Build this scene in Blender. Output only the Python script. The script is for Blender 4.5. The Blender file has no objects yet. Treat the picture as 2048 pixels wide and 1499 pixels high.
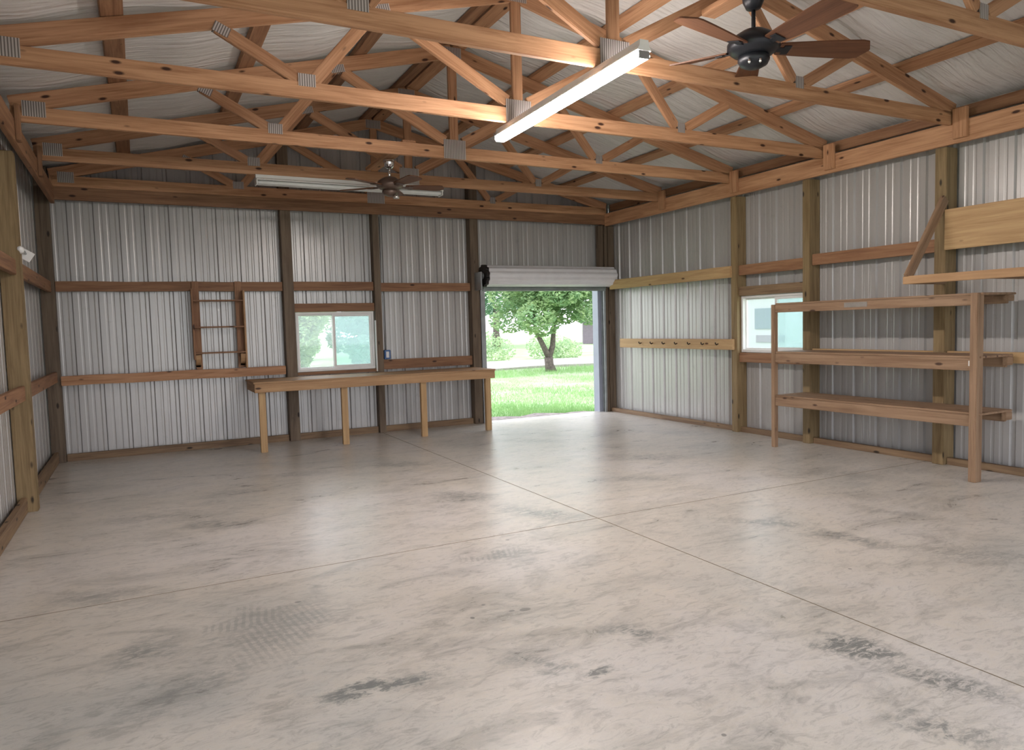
import bpy, bmesh, math, random
from mathutils import Vector, Matrix, Euler

random.seed(7)
SC = bpy.context.scene
COL = SC.collection

# ------------------------------------------------------------------ camera
F_PX = 1449.44
cam_data = bpy.data.cameras.new('camera')
cam_data.sensor_fit = 'HORIZONTAL'
cam_data.sensor_width = 36.0
cam_data.lens = 36.0 * F_PX / 2048.0
cam_data.clip_start = 0.05
cam_data.clip_end = 500
cam = bpy.data.objects.new('camera', cam_data)
COL.objects.link(cam)
YAW, PITCH, ROLL = 0.4726, -0.0674, -0.0277
fwd = Vector((math.sin(YAW) * math.cos(PITCH), math.cos(YAW) * math.cos(PITCH), math.sin(PITCH)))
rt = Vector((math.cos(YAW), -math.sin(YAW), 0))
up = rt.cross(fwd)
c_, s_ = math.cos(ROLL), math.sin(ROLL)
R_ = c_ * rt + s_ * up
U_ = -s_ * rt + c_ * up
cam.matrix_world = Matrix(((R_.x, U_.x, -fwd.x, -6.7212), (R_.y, U_.y, -fwd.y, -9.7328),
                           (R_.z, U_.z, -fwd.z, 1.4299), (0, 0, 0, 1)))
SC.camera = cam

# ------------------------------------------------------------------ world and exposure
W = bpy.data.worlds.new('overcast_sky')
SC.world = W
W.use_nodes = True
bg = W.node_tree.nodes['Background']
bg.inputs['Color'].default_value = (0.92, 0.935, 1.0, 1)
bg.inputs['Strength'].default_value = 1.8
SC.view_settings.view_transform = 'Standard'
SC.view_settings.look = 'None'
SC.view_settings.gamma = 1.0
SC.view_settings.exposure = 1.25
SC.view_settings.use_curve_mapping = False
TUBE_STRENGTH = 62.0

# ------------------------------------------------------------------ materials
def newmat(name):
    m = bpy.data.materials.new(name)
    m.use_nodes = True
    nt = m.node_tree
    return m, nt, nt.nodes['Principled BSDF']

def N(nt, typ, **kw):
    n = nt.nodes.new(typ)
    for k, v in kw.items():
        if k.startswith('i_'):
            n.inputs[k[2:].replace('_', ' ')].default_value = v
        else:
            setattr(n, k, v)
    return n

def ramp(nt, fac, stops):
    r = nt.nodes.new('ShaderNodeValToRGB')
    e = r.color_ramp.elements
    e[0].position, e[0].color = stops[0][0], stops[0][1]
    e[1].position, e[1].color = stops[1][0], stops[1][1]
    for p, c in stops[2:]:
        q = e.new(p)
        q.color = c
    nt.links.new(fac, r.inputs['Fac'])
    return r.outputs['Color']

def mix(nt, fac, a, b, mode='MIX'):
    m = nt.nodes.new('ShaderNodeMix')
    m.data_type = 'RGBA'
    m.blend_type = mode
    for sock, v in ((m.inputs[0], fac), (m.inputs[6], a), (m.inputs[7], b)):
        if hasattr(v, 'links'):
            nt.links.new(v, sock)
        else:
            sock.default_value = v
    return m.outputs[2]

def math_(nt, op, a, b=0.0, clamp=False):
    m = nt.nodes.new('ShaderNodeMath')
    m.operation = op
    m.use_clamp = clamp
    for i, v in enumerate((a, b)):
        if hasattr(v, 'links'):
            nt.links.new(v, m.inputs[i])
        else:
            m.inputs[i].default_value = v
    return m.outputs[0]

def rgb(r, g, b):
    f = lambda v: ((v / 255 + 0.055) / 1.055) ** 2.4 if v / 255 > 0.04045 else v / 255 / 12.92
    return (f(r), f(g), f(b), 1)

def wood(name, light, dark, knot, rough=0.62, knots=0.14, spread=0.22, grain=1.0):
    """board wood: grain runs along the object's own X axis, tone varies board to board"""
    m, nt, p = newmat(name)
    tc = N(nt, 'ShaderNodeTexCoord')
    oi = N(nt, 'ShaderNodeObjectInfo')
    off = N(nt, 'ShaderNodeVectorMath', operation='SCALE')
    comb = N(nt, 'ShaderNodeCombineXYZ')
    for i in range(3):
        nt.links.new(math_(nt, 'MULTIPLY', oi.outputs['Random'], (37.0, 11.3, 23.7)[i]), comb.inputs[i])
    add = N(nt, 'ShaderNodeVectorMath', operation='ADD')
    nt.links.new(tc.outputs['Object'], add.inputs[0])
    nt.links.new(comb.outputs[0], add.inputs[1])
    mp = N(nt, 'ShaderNodeMapping')
    mp.inputs['Scale'].default_value = (0.9, 14, 14)
    nt.links.new(add.outputs[0], mp.inputs['Vector'])
    n1 = N(nt, 'ShaderNodeTexNoise', i_Scale=1.6, i_Detail=5.0, i_Roughness=0.62, i_Distortion=0.6)
    nt.links.new(mp.outputs[0], n1.inputs['Vector'])
    mp2 = N(nt, 'ShaderNodeMapping')
    mp2.inputs['Scale'].default_value = (2.0, 70, 70)
    nt.links.new(add.outputs[0], mp2.inputs['Vector'])
    n2 = N(nt, 'ShaderNodeTexNoise', i_Scale=1.5, i_Detail=3.0)
    nt.links.new(mp2.outputs[0], n2.inputs['Vector'])
    fac = math_(nt, 'ADD', math_(nt, 'MULTIPLY', n1.outputs['Fac'], 0.7), math_(nt, 'MULTIPLY', n2.outputs['Fac'], 0.3))
    base = ramp(nt, fac, [(0.5 - 0.14 / grain, dark), (0.5 + 0.09 / grain, light)])
    # knots
    mp3 = N(nt, 'ShaderNodeMapping')
    mp3.inputs['Scale'].default_value = (3.2, 8.5, 8.5)
    nt.links.new(add.outputs[0], mp3.inputs['Vector'])
    v = N(nt, 'ShaderNodeTexVoronoi', i_Scale=1.0)
    nt.links.new(mp3.outputs[0], v.inputs['Vector'])
    kn = ramp(nt, v.outputs['Distance'], [(knots * 0.55, (1, 1, 1, 1)), (knots, (0, 0, 0, 1))])
    base = mix(nt, kn, base, knot)
    # board to board tone
    hsv = N(nt, 'ShaderNodeHueSaturation')
    nt.links.new(base, hsv.inputs['Color'])
    nt.links.new(math_(nt, 'ADD', math_(nt, 'MULTIPLY', oi.outputs['Random'], spread), 1 - spread / 2), hsv.inputs['Value'])
    nt.links.new(hsv.outputs[0], p.inputs['Base Color'])
    p.inputs['Roughness'].default_value = rough
    p.inputs['Specular IOR Level'].default_value = 0.35
    b = N(nt, 'ShaderNodeBump', i_Strength=0.18, i_Distance=0.004)
    nt.links.new(fac, b.inputs['Height'])
    nt.links.new(b.outputs[0], p.inputs['Normal'])
    return m

M = {}
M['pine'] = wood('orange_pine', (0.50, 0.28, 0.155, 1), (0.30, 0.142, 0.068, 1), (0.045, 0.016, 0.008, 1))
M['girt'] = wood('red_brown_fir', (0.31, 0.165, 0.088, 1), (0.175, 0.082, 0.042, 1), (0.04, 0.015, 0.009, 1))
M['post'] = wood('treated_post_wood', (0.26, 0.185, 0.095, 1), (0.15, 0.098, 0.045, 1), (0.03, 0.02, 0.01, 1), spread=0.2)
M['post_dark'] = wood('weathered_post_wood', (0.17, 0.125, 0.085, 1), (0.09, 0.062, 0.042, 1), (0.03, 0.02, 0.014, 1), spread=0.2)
M['weathered'] = wood('weathered_shelf_wood', (0.33, 0.215, 0.135, 1), (0.20, 0.118, 0.068, 1), (0.06, 0.03, 0.018, 1), spread=0.15)
M['bench'] = wood('bench_pine', (0.46, 0.285, 0.15, 1), (0.33, 0.185, 0.09, 1), (0.06, 0.026, 0.012, 1), spread=0.12)
M['plank'] = wood('pale_lumber', (0.52, 0.35, 0.18, 1), (0.36, 0.215, 0.10, 1), (0.10, 0.045, 0.02, 1), spread=0.1, grain=0.8)
M['sill'] = wood('treated_sill_wood', (0.25, 0.165, 0.095, 1), (0.14, 0.085, 0.05, 1), (0.03, 0.02, 0.01, 1))
M['blade'] = wood('fan_blade_wood', (0.17, 0.075, 0.04, 1), (0.10, 0.042, 0.024, 1), (0.05, 0.02, 0.01, 1), rough=0.4, knots=0.0, spread=0.05)

def metal_sheet():
    m, nt, p = newmat('ribbed_sheet_steel')
    tc = N(nt, 'ShaderNodeTexCoord')
    mp = N(nt, 'ShaderNodeMapping')
    mp.inputs['Scale'].default_value = (5, 5, 0.5)
    nt.links.new(tc.outputs['Object'], mp.inputs['Vector'])
    n = N(nt, 'ShaderNodeTexNoise', i_Scale=1.5, i_Detail=4.0)
    nt.links.new(mp.outputs[0], n.inputs['Vector'])
    c1 = ramp(nt, n.outputs['Fac'], [(0.3, (0.42, 0.41, 0.40, 1)), (0.7, (0.47, 0.46, 0.45, 1))])
    n2 = N(nt, 'ShaderNodeTexNoise', i_Scale=5.0, i_Detail=8.0, i_Roughness=0.75)
    nt.links.new(tc.outputs['Object'], n2.inputs['Vector'])
    d = ramp(nt, n2.outputs['Fac'], [(0.60, (0, 0, 0, 1)), (0.78, (0.45, 0.45, 0.45, 1))])
    c = mix(nt, d, c1, (0.18, 0.175, 0.16, 1))
    nt.links.new(c, p.inputs['Base Color'])
    p.inputs['Metallic'].default_value = 0.2
    p.inputs['Roughness'].default_value = 0.30
    n3 = N(nt, 'ShaderNodeTexNoise', i_Scale=2.2, i_Detail=2.0)
    nt.links.new(tc.outputs['Object'], n3.inputs['Vector'])
    b = N(nt, 'ShaderNodeBump', i_Strength=0.08, i_Distance=0.02)
    nt.links.new(n3.outputs['Fac'], b.inputs['Height'])
    nt.links.new(b.outputs[0], p.inputs['Normal'])
    return m
M['sheet'] = metal_sheet()

def plain(name, col, rough=0.5, metal=0.0, spec=0.5, vary=0.0, scale=8.0):
    m, nt, p = newmat(name)
    tc = N(nt, 'ShaderNodeTexCoord')
    n = N(nt, 'ShaderNodeTexNoise', i_Scale=scale, i_Detail=4.0)
    nt.links.new(tc.outputs['Object'], n.inputs['Vector'])
    k = max(vary, 0.04)
    a = tuple(max(0, c * (1 - k)) for c in col[:3]) + (1,)
    b = tuple(min(1, c * (1 + k)) for c in col[:3]) + (1,)
    nt.links.new(ramp(nt, n.outputs['Fac'], [(0.3, a), (0.7, b)]), p.inputs['Base Color'])
    p.inputs['Roughness'].default_value = rough
    p.inputs['Metallic'].default_value = metal
    p.inputs['Specular IOR Level'].default_value = spec
    return m
M['white_vinyl'] = plain('white_vinyl', (0.80, 0.80, 0.79), 0.4)
M['white_paint'] = plain('white_enamel', (0.78, 0.78, 0.76), 0.35)
M['door_white'] = plain('white_door_slats', (0.70, 0.70, 0.72), 0.4)
M['dark_metal'] = plain('dark_grease_steel', (0.035, 0.03, 0.03), 0.5, 0.6, vary=0.3)
M['galv'] = plain('galvanised_steel', (0.36, 0.38, 0.39), 0.42, 0.7, vary=0.15)
M['bar'] = plain('grey_bottom_bar', (0.27, 0.30, 0.29), 0.5, 0.4, vary=0.15)
M['black'] = plain('black_fan_metal', (0.018, 0.02, 0.026), 0.38, 0.3)
M['bronze'] = plain('brown_fan_metal', (0.16, 0.11, 0.09), 0.35, 0.5)
M['chrome'] = plain('chrome', (0.75, 0.75, 0.75), 0.12, 1.0)
M['blue_box'] = plain('blue_plastic', (0.05, 0.13, 0.33), 0.4)
M['outlet'] = plain('white_outlet_plastic', (0.75, 0.76, 0.78), 0.35)
M['hook'] = plain('dark_iron', (0.05, 0.035, 0.03), 0.6, 0.4)
M['winblue'] = plain('pale_blue_house_glass', (0.10, 0.135, 0.17), 0.3)
M['faded'] = plain('faded_grey_label', (0.24, 0.22, 0.20), 0.8, vary=0.2)
M['trunk'] = plain('bark', (0.120, 0.096, 0.088), 0.9, vary=0.4, scale=14)
M['shed'] = plain('pinkish_shed_wall', (0.184, 0.152, 0.184), 0.8, vary=0.1)
M['roofwhite'] = plain('pale_metal_roof', (0.30, 0.30, 0.31), 0.5)
M['siding'] = plain('white_siding', (0.384, 0.384, 0.392), 0.7)
M['trimwhite'] = plain('pale_exterior_trim', (0.304, 0.328, 0.400), 0.5)

def stripes_plate():
    m, nt, p = newmat('nail_plate_steel')
    tc = N(nt, 'ShaderNodeTexCoord')
    w = N(nt, 'ShaderNodeTexWave', i_Scale=18.0, i_Distortion=0.3)
    w.bands_direction = 'X'
    nt.links.new(tc.outputs['Object'], w.inputs['Vector'])
    c = ramp(nt, w.outputs['Fac'], [(0.25, (0.16, 0.14, 0.13, 1)), (0.6, (0.50, 0.46, 0.44, 1))])
    nt.links.new(c, p.inputs['Base Color'])
    p.inputs['Metallic'].default_value = 0.3
    p.inputs['Roughness'].default_value = 0.5
    return m
M['plate'] = stripes_plate()

def tube_mat():
    m, nt, p = newmat('lit_fluorescent_tube')
    p.inputs['Base Color'].default_value = (0.9, 0.9, 0.9, 1)
    p.inputs['Emission Color'].default_value = (1.0, 0.91, 0.85, 1)
    p.inputs['Emission Strength'].default_value = TUBE_STRENGTH
    return m
M['tube'] = tube_mat()
M['tube_off'] = plain('unlit_tube_glass', (0.75, 0.77, 0.76), 0.15)

def glass_mat(tint=(0.95, 0.98, 0.98, 1)):
    m, nt, p = newmat('window_glass')
    nt.nodes.remove(p)
    out = nt.nodes['Material Output']
    t = N(nt, 'ShaderNodeBsdfTransparent')
    t.inputs['Color'].default_value = tint
    g = N(nt, 'ShaderNodeBsdfGlossy')
    g.inputs['Roughness'].default_value = 0.03
    fr = N(nt, 'ShaderNodeLayerWeight')
    fr.inputs['Blend'].default_value = 0.5
    fac = math_(nt, 'ADD', math_(nt, 'MULTIPLY', math_(nt, 'POWER', fr.outputs['Facing'], 5.0), 0.8), 0.03)
    tl = N(nt, 'ShaderNodeBsdfTranslucent')
    tl.inputs['Color'].default_value = (0.75, 0.85, 0.87, 1)
    m0 = N(nt, 'ShaderNodeMixShader')
    m0.inputs[0].default_value = 0.10
    nt.links.new(t.outputs[0], m0.inputs[1])
    nt.links.new(tl.outputs[0], m0.inputs[2])
    mx = N(nt, 'ShaderNodeMixShader')
    nt.links.new(fac, mx.inputs[0])
    nt.links.new(m0.outputs[0], mx.inputs[1])
    nt.links.new(g.outputs[0], mx.inputs[2])
    nt.links.new(mx.outputs[0], out.inputs['Surface'])
    return m
M['glass'] = glass_mat()

def screen_mat():
    m, nt, p = newmat('insect_screen')
    nt.nodes.remove(p)
    out = nt.nodes['Material Output']
    t = N(nt, 'ShaderNodeBsdfTransparent')
    t.inputs['Color'].default_value = (0.84, 0.90, 0.90, 1)
    d = N(nt, 'ShaderNodeBsdfTranslucent')
    d.inputs['Color'].default_value = (0.40, 0.50, 0.52, 1)
    mx = N(nt, 'ShaderNodeMixShader')
    mx.inputs[0].default_value = 0.3
    nt.links.new(t.outputs[0], mx.inputs[1])
    nt.links.new(d.outputs[0], mx.inputs[2])
    nt.links.new(mx.outputs[0], out.inputs['Surface'])
    return m
M['screen'] = screen_mat()

def insulation():
    m, nt, p = newmat('white_roof_insulation')
    tc = N(nt, 'ShaderNodeTexCoord')
    mp = N(nt, 'ShaderNodeMapping')
    mp.inputs['Scale'].default_value = (0.7, 6.5, 1.0)
    mp.inputs['Rotation'].default_value = (0, 0, 0.12)
    nt.links.new(tc.outputs['Object'], mp.inputs['Vector'])
    n = N(nt, 'ShaderNodeTexNoise', i_Scale=2.3, i_Detail=4.0, i_Distortion=0.8)
    nt.links.new(mp.outputs[0], n.inputs['Vector'])
    n2 = N(nt, 'ShaderNodeTexNoise', i_Scale=1.2, i_Detail=5.0)
    nt.links.new(tc.outputs['Object'], n2.inputs['Vector'])
    c = ramp(nt, n2.outputs['Fac'], [(0.3, (0.57, 0.56, 0.54, 1)), (0.7, (0.68, 0.67, 0.655, 1))])
    nt.links.new(c, p.inputs['Base Color'])
    p.inputs['Roughness'].default_value = 0.55
    b = N(nt, 'ShaderNodeBump', i_Strength=0.65, i_Distance=0.06)
    nt.links.new(n.outputs['Fac'], b.inputs['Height'])
    nt.links.new(b.outputs[0], p.inputs['Normal'])
    return m
M['insul'] = insulation()

def concrete():
    m, nt, p = newmat('stained_concrete')
    tc = N(nt, 'ShaderNodeTexCoord')
    P = tc.outputs['Object']
    big = N(nt, 'ShaderNodeTexNoise', i_Scale=0.55, i_Detail=7.0, i_Roughness=0.6, i_Distortion=0.4)
    nt.links.new(P, big.inputs['Vector'])
    base = ramp(nt, big.outputs['Fac'], [(0.34, (0.49, 0.48, 0.45, 1)), (0.5, (0.60, 0.56, 0.505, 1)), (0.66, (0.64, 0.61, 0.585, 1))])
    # long trowel sweeps
    mp = N(nt, 'ShaderNodeMapping')
    mp.inputs['Rotation'].default_value = (0, 0, math.radians(-24))
    mp.inputs['Scale'].default_value = (1.1, 2.6, 1)
    nt.links.new(P, mp.inputs['Vector'])
    sw = N(nt, 'ShaderNodeTexNoise', i_Scale=1.3, i_Detail=10.0, i_Roughness=0.72, i_Distortion=0.9)
    nt.links.new(mp.outputs[0], sw.inputs['Vector'])
    s1 = ramp(nt, sw.outputs['Fac'], [(0.39, (0.60, 0.61, 0.61, 1)), (0.49, (0.93, 0.93, 0.93, 1)), (0.60, (1, 1, 1, 1))])
    base = mix(nt, 0.62, base, s1, 'MULTIPLY')
    # finer scratchy mottling
    f = N(nt, 'ShaderNodeTexNoise', i_Scale=7.0, i_Detail=8.0, i_Roughness=0.72, i_Distortion=1.5)
    nt.links.new(mp.outputs[0], f.inputs['Vector'])
    f1 = ramp(nt, f.outputs['Fac'], [(0.38, (0.72, 0.72, 0.71, 1)), (0.50, (1, 1, 1, 1)), (0.66, (1.0, 0.98, 0.94, 1))])
    base = mix(nt, 0.85, base, f1, 'MULTIPLY')
    # warped coordinates for the dark oil marks
    wn = N(nt, 'ShaderNodeTexNoise', i_Scale=3.2, i_Detail=6.0, i_Roughness=0.75)
    nt.links.new(P, wn.inputs['Vector'])
    wv = N(nt, 'ShaderNodeVectorMath', operation='SUBTRACT')
    nt.links.new(wn.outputs['Color'], wv.inputs[0])
    wv.inputs[1].default_value = (0.5, 0.5, 0.5)
    ws = N(nt, 'ShaderNodeVectorMath', operation='SCALE')
    nt.links.new(wv.outputs[0], ws.inputs[0])
    ws.inputs['Scale'].default_value = 0.55
    wa = N(nt, 'ShaderNodeVectorMath', operation='ADD')
    nt.links.new(P, wa.inputs[0])
    nt.links.new(ws.outputs[0], wa.inputs[1])
    # (x, y, angle deg, half length, half width, strength)
    marks = [(-5.93, -6.97, -8, 0.26, 0.055, 1.0), (-6.03, -6.98, 20, 0.08, 0.06, 1.0),
             (-6.8, -6.1, 40, 0.22, 0.14, 0.5), (-6.22, -6.15, 30, 0.42, 0.30, 0.32),
             (-4.33, -4.15, -60, 0.32, 0.16, 0.6), (-4.08, -4.95, -66, 0.45, 0.13, 0.6),
             (-2.85, -6.05, -45, 0.30, 0.10, 0.6), (-2.70, -6.6, -80, 0.4, 0.08, 0.55),
             (-4.03, -7.66, -80, 0.16, 0.11, 0.9), (-3.99, -8.0, -70, 0.25, 0.10, 0.6),
             (-5.28, -7.1, -50, 0.18, 0.08, 0.45), (-5.14, -7.3, -10, 0.08, 0.05, 0.8),
             (-4.75, -7.05, -60, 0.18, 0.08, 0.6), (-6.25, -3.9, -25, 0.28, 0.14, 0.6),
             (-6.7, -3.4, -15, 0.35, 0.14, 0.4), (-6.0, -2.8, -10, 0.35, 0.12, 0.4),
             (-4.70, -5.74, -20, 0.24, 0.09, 0.4), (-4.30, -8.24, -50, 0.2, 0.06, 0.6),
             (-4.35, -2.4, -25, 0.45, 0.14, 0.5), (-5.4, -2.3, -20, 0.4, 0.12, 0.35), (-2.4, -1.9, -40, 0.5, 0.14, 0.35),
             (-1.9, -3.6, -40, 0.5, 0.16, 0.45), (-1.1, -5.2, -60, 0.5, 0.2, 0.35), (-2.7, -4.4, -30, 0.35, 0.12, 0.4),
             (-7.0, -5.2, -20, 0.3, 0.12, 0.35), (-6.6, -6.6, 30, 0.3, 0.1, 0.4), (-6.3, -7.35, 30, 0.22, 0.07, 0.35),
             (-2.35, -7.25, -50, 0.45, 0.14, 0.35), (-1.9, -6.4, -70, 0.35, 0.12, 0.3)]
    acc = None
    for (x, y, a, L, Wd, st) in marks:
        mm = N(nt, 'ShaderNodeMapping', vector_type='TEXTURE')
        mm.inputs['Location'].default_value = (x, y, 0)
        mm.inputs['Rotation'].default_value = (0, 0, math.radians(a))
        mm.inputs['Scale'].default_value = (L, Wd, 1)
        nt.links.new(wa.outputs[0], mm.inputs['Vector'])
        ln = N(nt, 'ShaderNodeVectorMath', operation='LENGTH')
        nt.links.new(mm.outputs[0], ln.inputs[0])
        v = math_(nt, 'MULTIPLY', math_(nt, 'SUBTRACT', 1.35, ln.outputs['Value'], True), st)
        acc = v if acc is None else math_(nt, 'MAXIMUM', acc, v)
    br = N(nt, 'ShaderNodeTexNoise', i_Scale=11.0, i_Detail=6.0, i_Roughness=0.75, i_Distortion=1.0)
    nt.links.new(mp.outputs[0], br.inputs['Vector'])
    brk = ramp(nt, br.outputs['Fac'], [(0.43, (0.12, 0.12, 0.12, 1)), (0.55, (1.0, 1.0, 1.0, 1))])
    acc2 = math_(nt, 'MULTIPLY', acc, brk)
    acc2 = math_(nt, 'MULTIPLY', acc2, 1.5, True)
    base = mix(nt, acc2, base, (0.20, 0.205, 0.195, 1))
    # tyre tread prints: short parallel bars inside soft patches
    for (x, y, a, L, Wd, wa_, st) in ((-6.20, -6.20, 60, 0.34, 0.20, -8, 0.38), (-6.33, -5.93, 20, 0.20, 0.12, 8, 0.45), (-4.82, -5.70, -5, 0.20, 0.07, 20, 0.45)):
        mm = N(nt, 'ShaderNodeMapping', vector_type='TEXTURE')
        mm.inputs['Location'].default_value = (x, y, 0)
        mm.inputs['Rotation'].default_value = (0, 0, math.radians(a))
        mm.inputs['Scale'].default_value = (L, Wd, 1)
        nt.links.new(wa.outputs[0], mm.inputs['Vector'])
        ln = N(nt, 'ShaderNodeVectorMath', operation='LENGTH')
        nt.links.new(mm.outputs[0], ln.inputs[0])
        msk = math_(nt, 'MULTIPLY', math_(nt, 'SUBTRACT', 1.2, ln.outputs['Value'], True), 2.0, True)
        mw_ = N(nt, 'ShaderNodeMapping')
        mw_.inputs['Rotation'].default_value = (0, 0, math.radians(wa_))
        nt.links.new(P, mw_.inputs['Vector'])
        wv_ = N(nt, 'ShaderNodeTexWave', i_Scale=9.0, i_Distortion=2.2, i_Detail=3.0)
        wv_.inputs['Detail Scale'].default_value = 3.0
        nt.links.new(mw_.outputs[0], wv_.inputs['Vector'])
        wr_ = ramp(nt, wv_.outputs['Fac'], [(0.35, (1, 1, 1, 1)), (0.60, (0.15, 0.15, 0.15, 1))])
        base = mix(nt, math_(nt, 'MULTIPLY', math_(nt, 'MULTIPLY', msk, wr_), st), base, (0.22, 0.225, 0.215, 1))
    # crisp hairline trowel scratches
    sc1 = N(nt, 'ShaderNodeTexNoise', i_Scale=4.0, i_Detail=9.0, i_Roughness=0.8, i_Distortion=2.6)
    nt.links.new(mp.outputs[0], sc1.inputs['Vector'])
    dsc = math_(nt, 'ABSOLUTE', math_(nt, 'SUBTRACT', sc1.outputs['Fac'], 0.5))
    scr = ramp(nt, dsc, [(0.0, (0.80, 0.80, 0.80, 1)), (0.014, (1, 1, 1, 1))])
    base = mix(nt, 0.7, base, scr, 'MULTIPLY')
    # small round drops
    for (x, y, rx, ry) in [(-5.064, -6.564, 0.034, 0.022), (-5.13, -6.545, 0.018, 0.012), (-5.337, -6.524, 0.012, 0.016), (-5.22, -6.40, 0.012, 0.01),
                           (-4.60, -5.45, 0.016, 0.012), (-6.05, -5.85, 0.02, 0.012), (-3.2, -7.0, 0.012, 0.012), (-5.0, -7.9, 0.010, 0.010), (-7.0, -6.9, 0.010, 0.010)]:
        mm = N(nt, 'ShaderNodeMapping', vector_type='TEXTURE')
        mm.inputs['Location'].default_value = (x, y, 0)
        mm.inputs['Scale'].default_value = (rx, ry, 1)
        nt.links.new(P, mm.inputs['Vector'])
        ln = N(nt, 'ShaderNodeVectorMath', operation='LENGTH')
        nt.links.new(mm.outputs[0], ln.inputs[0])
        k = ramp(nt, ln.outputs['Value'], [(0.8, (0.75, 0.75, 0.75, 1)), (1.0, (0, 0, 0, 1))])
        base = mix(nt, k, base, (0.16, 0.155, 0.145, 1))
    # pale threshold dust and specks
    sp = N(nt, 'ShaderNodeTexNoise', i_Scale=55.0, i_Detail=2.0)
    nt.links.new(P, sp.inputs['Vector'])
    sk = ramp(nt, sp.outputs['Fac'], [(0.70, (0, 0, 0, 1)), (0.76, (0.5, 0.5, 0.5, 1))])
    base = mix(nt, sk, base, (0.25, 0.23, 0.20, 1))
    nt.links.new(base, p.inputs['Base Color'])
    r1 = ramp(nt, sw.outputs['Fac'], [(0.35, (0.27, 0.27, 0.27, 1)), (0.65, (0.36, 0.36, 0.36, 1))])
    nt.links.new(r1, p.inputs['Roughness'])
    p.inputs['Specular IOR Level'].default_value = 0.5
    b = N(nt, 'ShaderNodeBump', i_Strength=0.12, i_Distance=0.01)
    nt.links.new(sw.outputs['Fac'], b.inputs['Height'])
    nt.links.new(b.outputs[0], p.inputs['Normal'])
    return m
M['concrete'] = concrete()
M['joint'] = plain('dirt_filled_groove', (0.20, 0.16, 0.11), 0.9, vary=0.2)

def leafmat(name, a, b):
    m, nt, p = newmat(name)
    tc = N(nt, 'ShaderNodeTexCoord')
    n = N(nt, 'ShaderNodeTexNoise', i_Scale=2.5, i_Detail=3.0)
    nt.links.new(tc.outputs['Object'], n.inputs['Vector'])
    c = ramp(nt, n.outputs['Fac'], [(0.35, a), (0.65, b)])
    nt.links.new(c, p.inputs['Base Color'])
    p.inputs['Roughness'].default_value = 0.6
    out = nt.nodes['Material Output']
    tr = N(nt, 'ShaderNodeBsdfTranslucent')
    nt.links.new(c, tr.inputs['Color'])
    mx = N(nt, 'ShaderNodeMixShader')
    mx.inputs[0].default_value = 0.4
    nt.links.new(p.outputs[0], mx.inputs[1])
    nt.links.new(tr.outputs[0], mx.inputs[2])
    nt.links.new(mx.outputs[0], out.inputs['Surface'])
    return m
M['leaf'] = leafmat('yellow_green_leaves', (0.22, 0.37, 0.19, 1), (0.38, 0.50, 0.24, 1))
M['leaf2'] = leafmat('blue_green_leaves', (0.17, 0.32, 0.22, 1), (0.28, 0.44, 0.29, 1))
M['grass'] = leafmat('grass_blades', (0.208, 0.376, 0.144, 1), (0.304, 0.480, 0.192, 1))

def ground_mat():
    m, nt, p = newmat('lawn_ground')
    tc = N(nt, 'ShaderNodeTexCoord')
    n = N(nt, 'ShaderNodeTexNoise', i_Scale=0.5, i_Detail=8.0, i_Roughness=0.7)
    nt.links.new(tc.outputs['Object'], n.inputs['Vector'])
    c = ramp(nt, n.outputs['Fac'], [(0.38, (0.208, 0.352, 0.144, 1)), (0.50, (0.272, 0.416, 0.192, 1)), (0.62, (0.352, 0.400, 0.288, 1))])
    nt.links.new(c, p.inputs['Base Color'])
    p.inputs['Roughness'].default_value = 0.95
    return m
M['ground'] = ground_mat()
M['gravel'] = plain('pale_gravel', (0.22, 0.19, 0.185), 0.95, vary=0.5, scale=14)
M['drive'] = plain('pale_drive_gravel', (0.34, 0.315, 0.30), 0.95, vary=0.2, scale=10)

# ------------------------------------------------------------------ mesh helpers
def link(o, parent=None):
    COL.objects.link(o)
    if parent is not None:
        o.parent = parent
    return o

def mesh_obj(name, bm, mat, parent=None, smooth=False):
    me = bpy.data.meshes.new(name)
    bmesh.ops.recalc_face_normals(bm, faces=bm.faces)
    bm.to_mesh(me)
    bm.free()
    for m in (mat if isinstance(mat, (list, tuple)) else [mat]):
        me.materials.append(m)
    if smooth:
        for f in me.polygons:
            f.use_smooth = True
    return link(bpy.data.objects.new(name, me), parent)

def thing(name, label, cat, loc=(0, 0, 0), group=None, rz=0.0):
    o = bpy.data.objects.new(name, None)
    o.empty_display_size = 0.1
    o.location = loc
    o.rotation_euler = (0, 0, rz)
    COL.objects.link(o)
    return tag(o, label, cat, group)

def tag(o, label, cat, group=None):
    o['label'] = label
    o['category'] = cat
    if group:
        o['group'] = group
    return o

def struct(o, label=None):
    o['kind'] = 'structure'
    if label:
        o['label'] = label
    return o

def box_bm(bm, x0, x1, y0, y1, z0, z1, bev=0.0):
    vs = [bm.verts.new(v) for v in ((x0, y0, z0), (x1, y0, z0), (x1, y1, z0), (x0, y1, z0), (x0, y0, z1), (x1, y0, z1), (x1, y1, z1), (x0, y1, z1))]
    fs = [bm.faces.new([vs[i] for i in q]) for q in ((0, 3, 2, 1), (4, 5, 6, 7), (0, 1, 5, 4), (1, 2, 6, 5), (2, 3, 7, 6), (3, 0, 4, 7))]
    if bev > 0:
        es = list({e for f in fs for e in f.edges})
        bmesh.ops.bevel(bm, geom=es, offset=bev, segments=1, affect='EDGES')
    return vs

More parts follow.
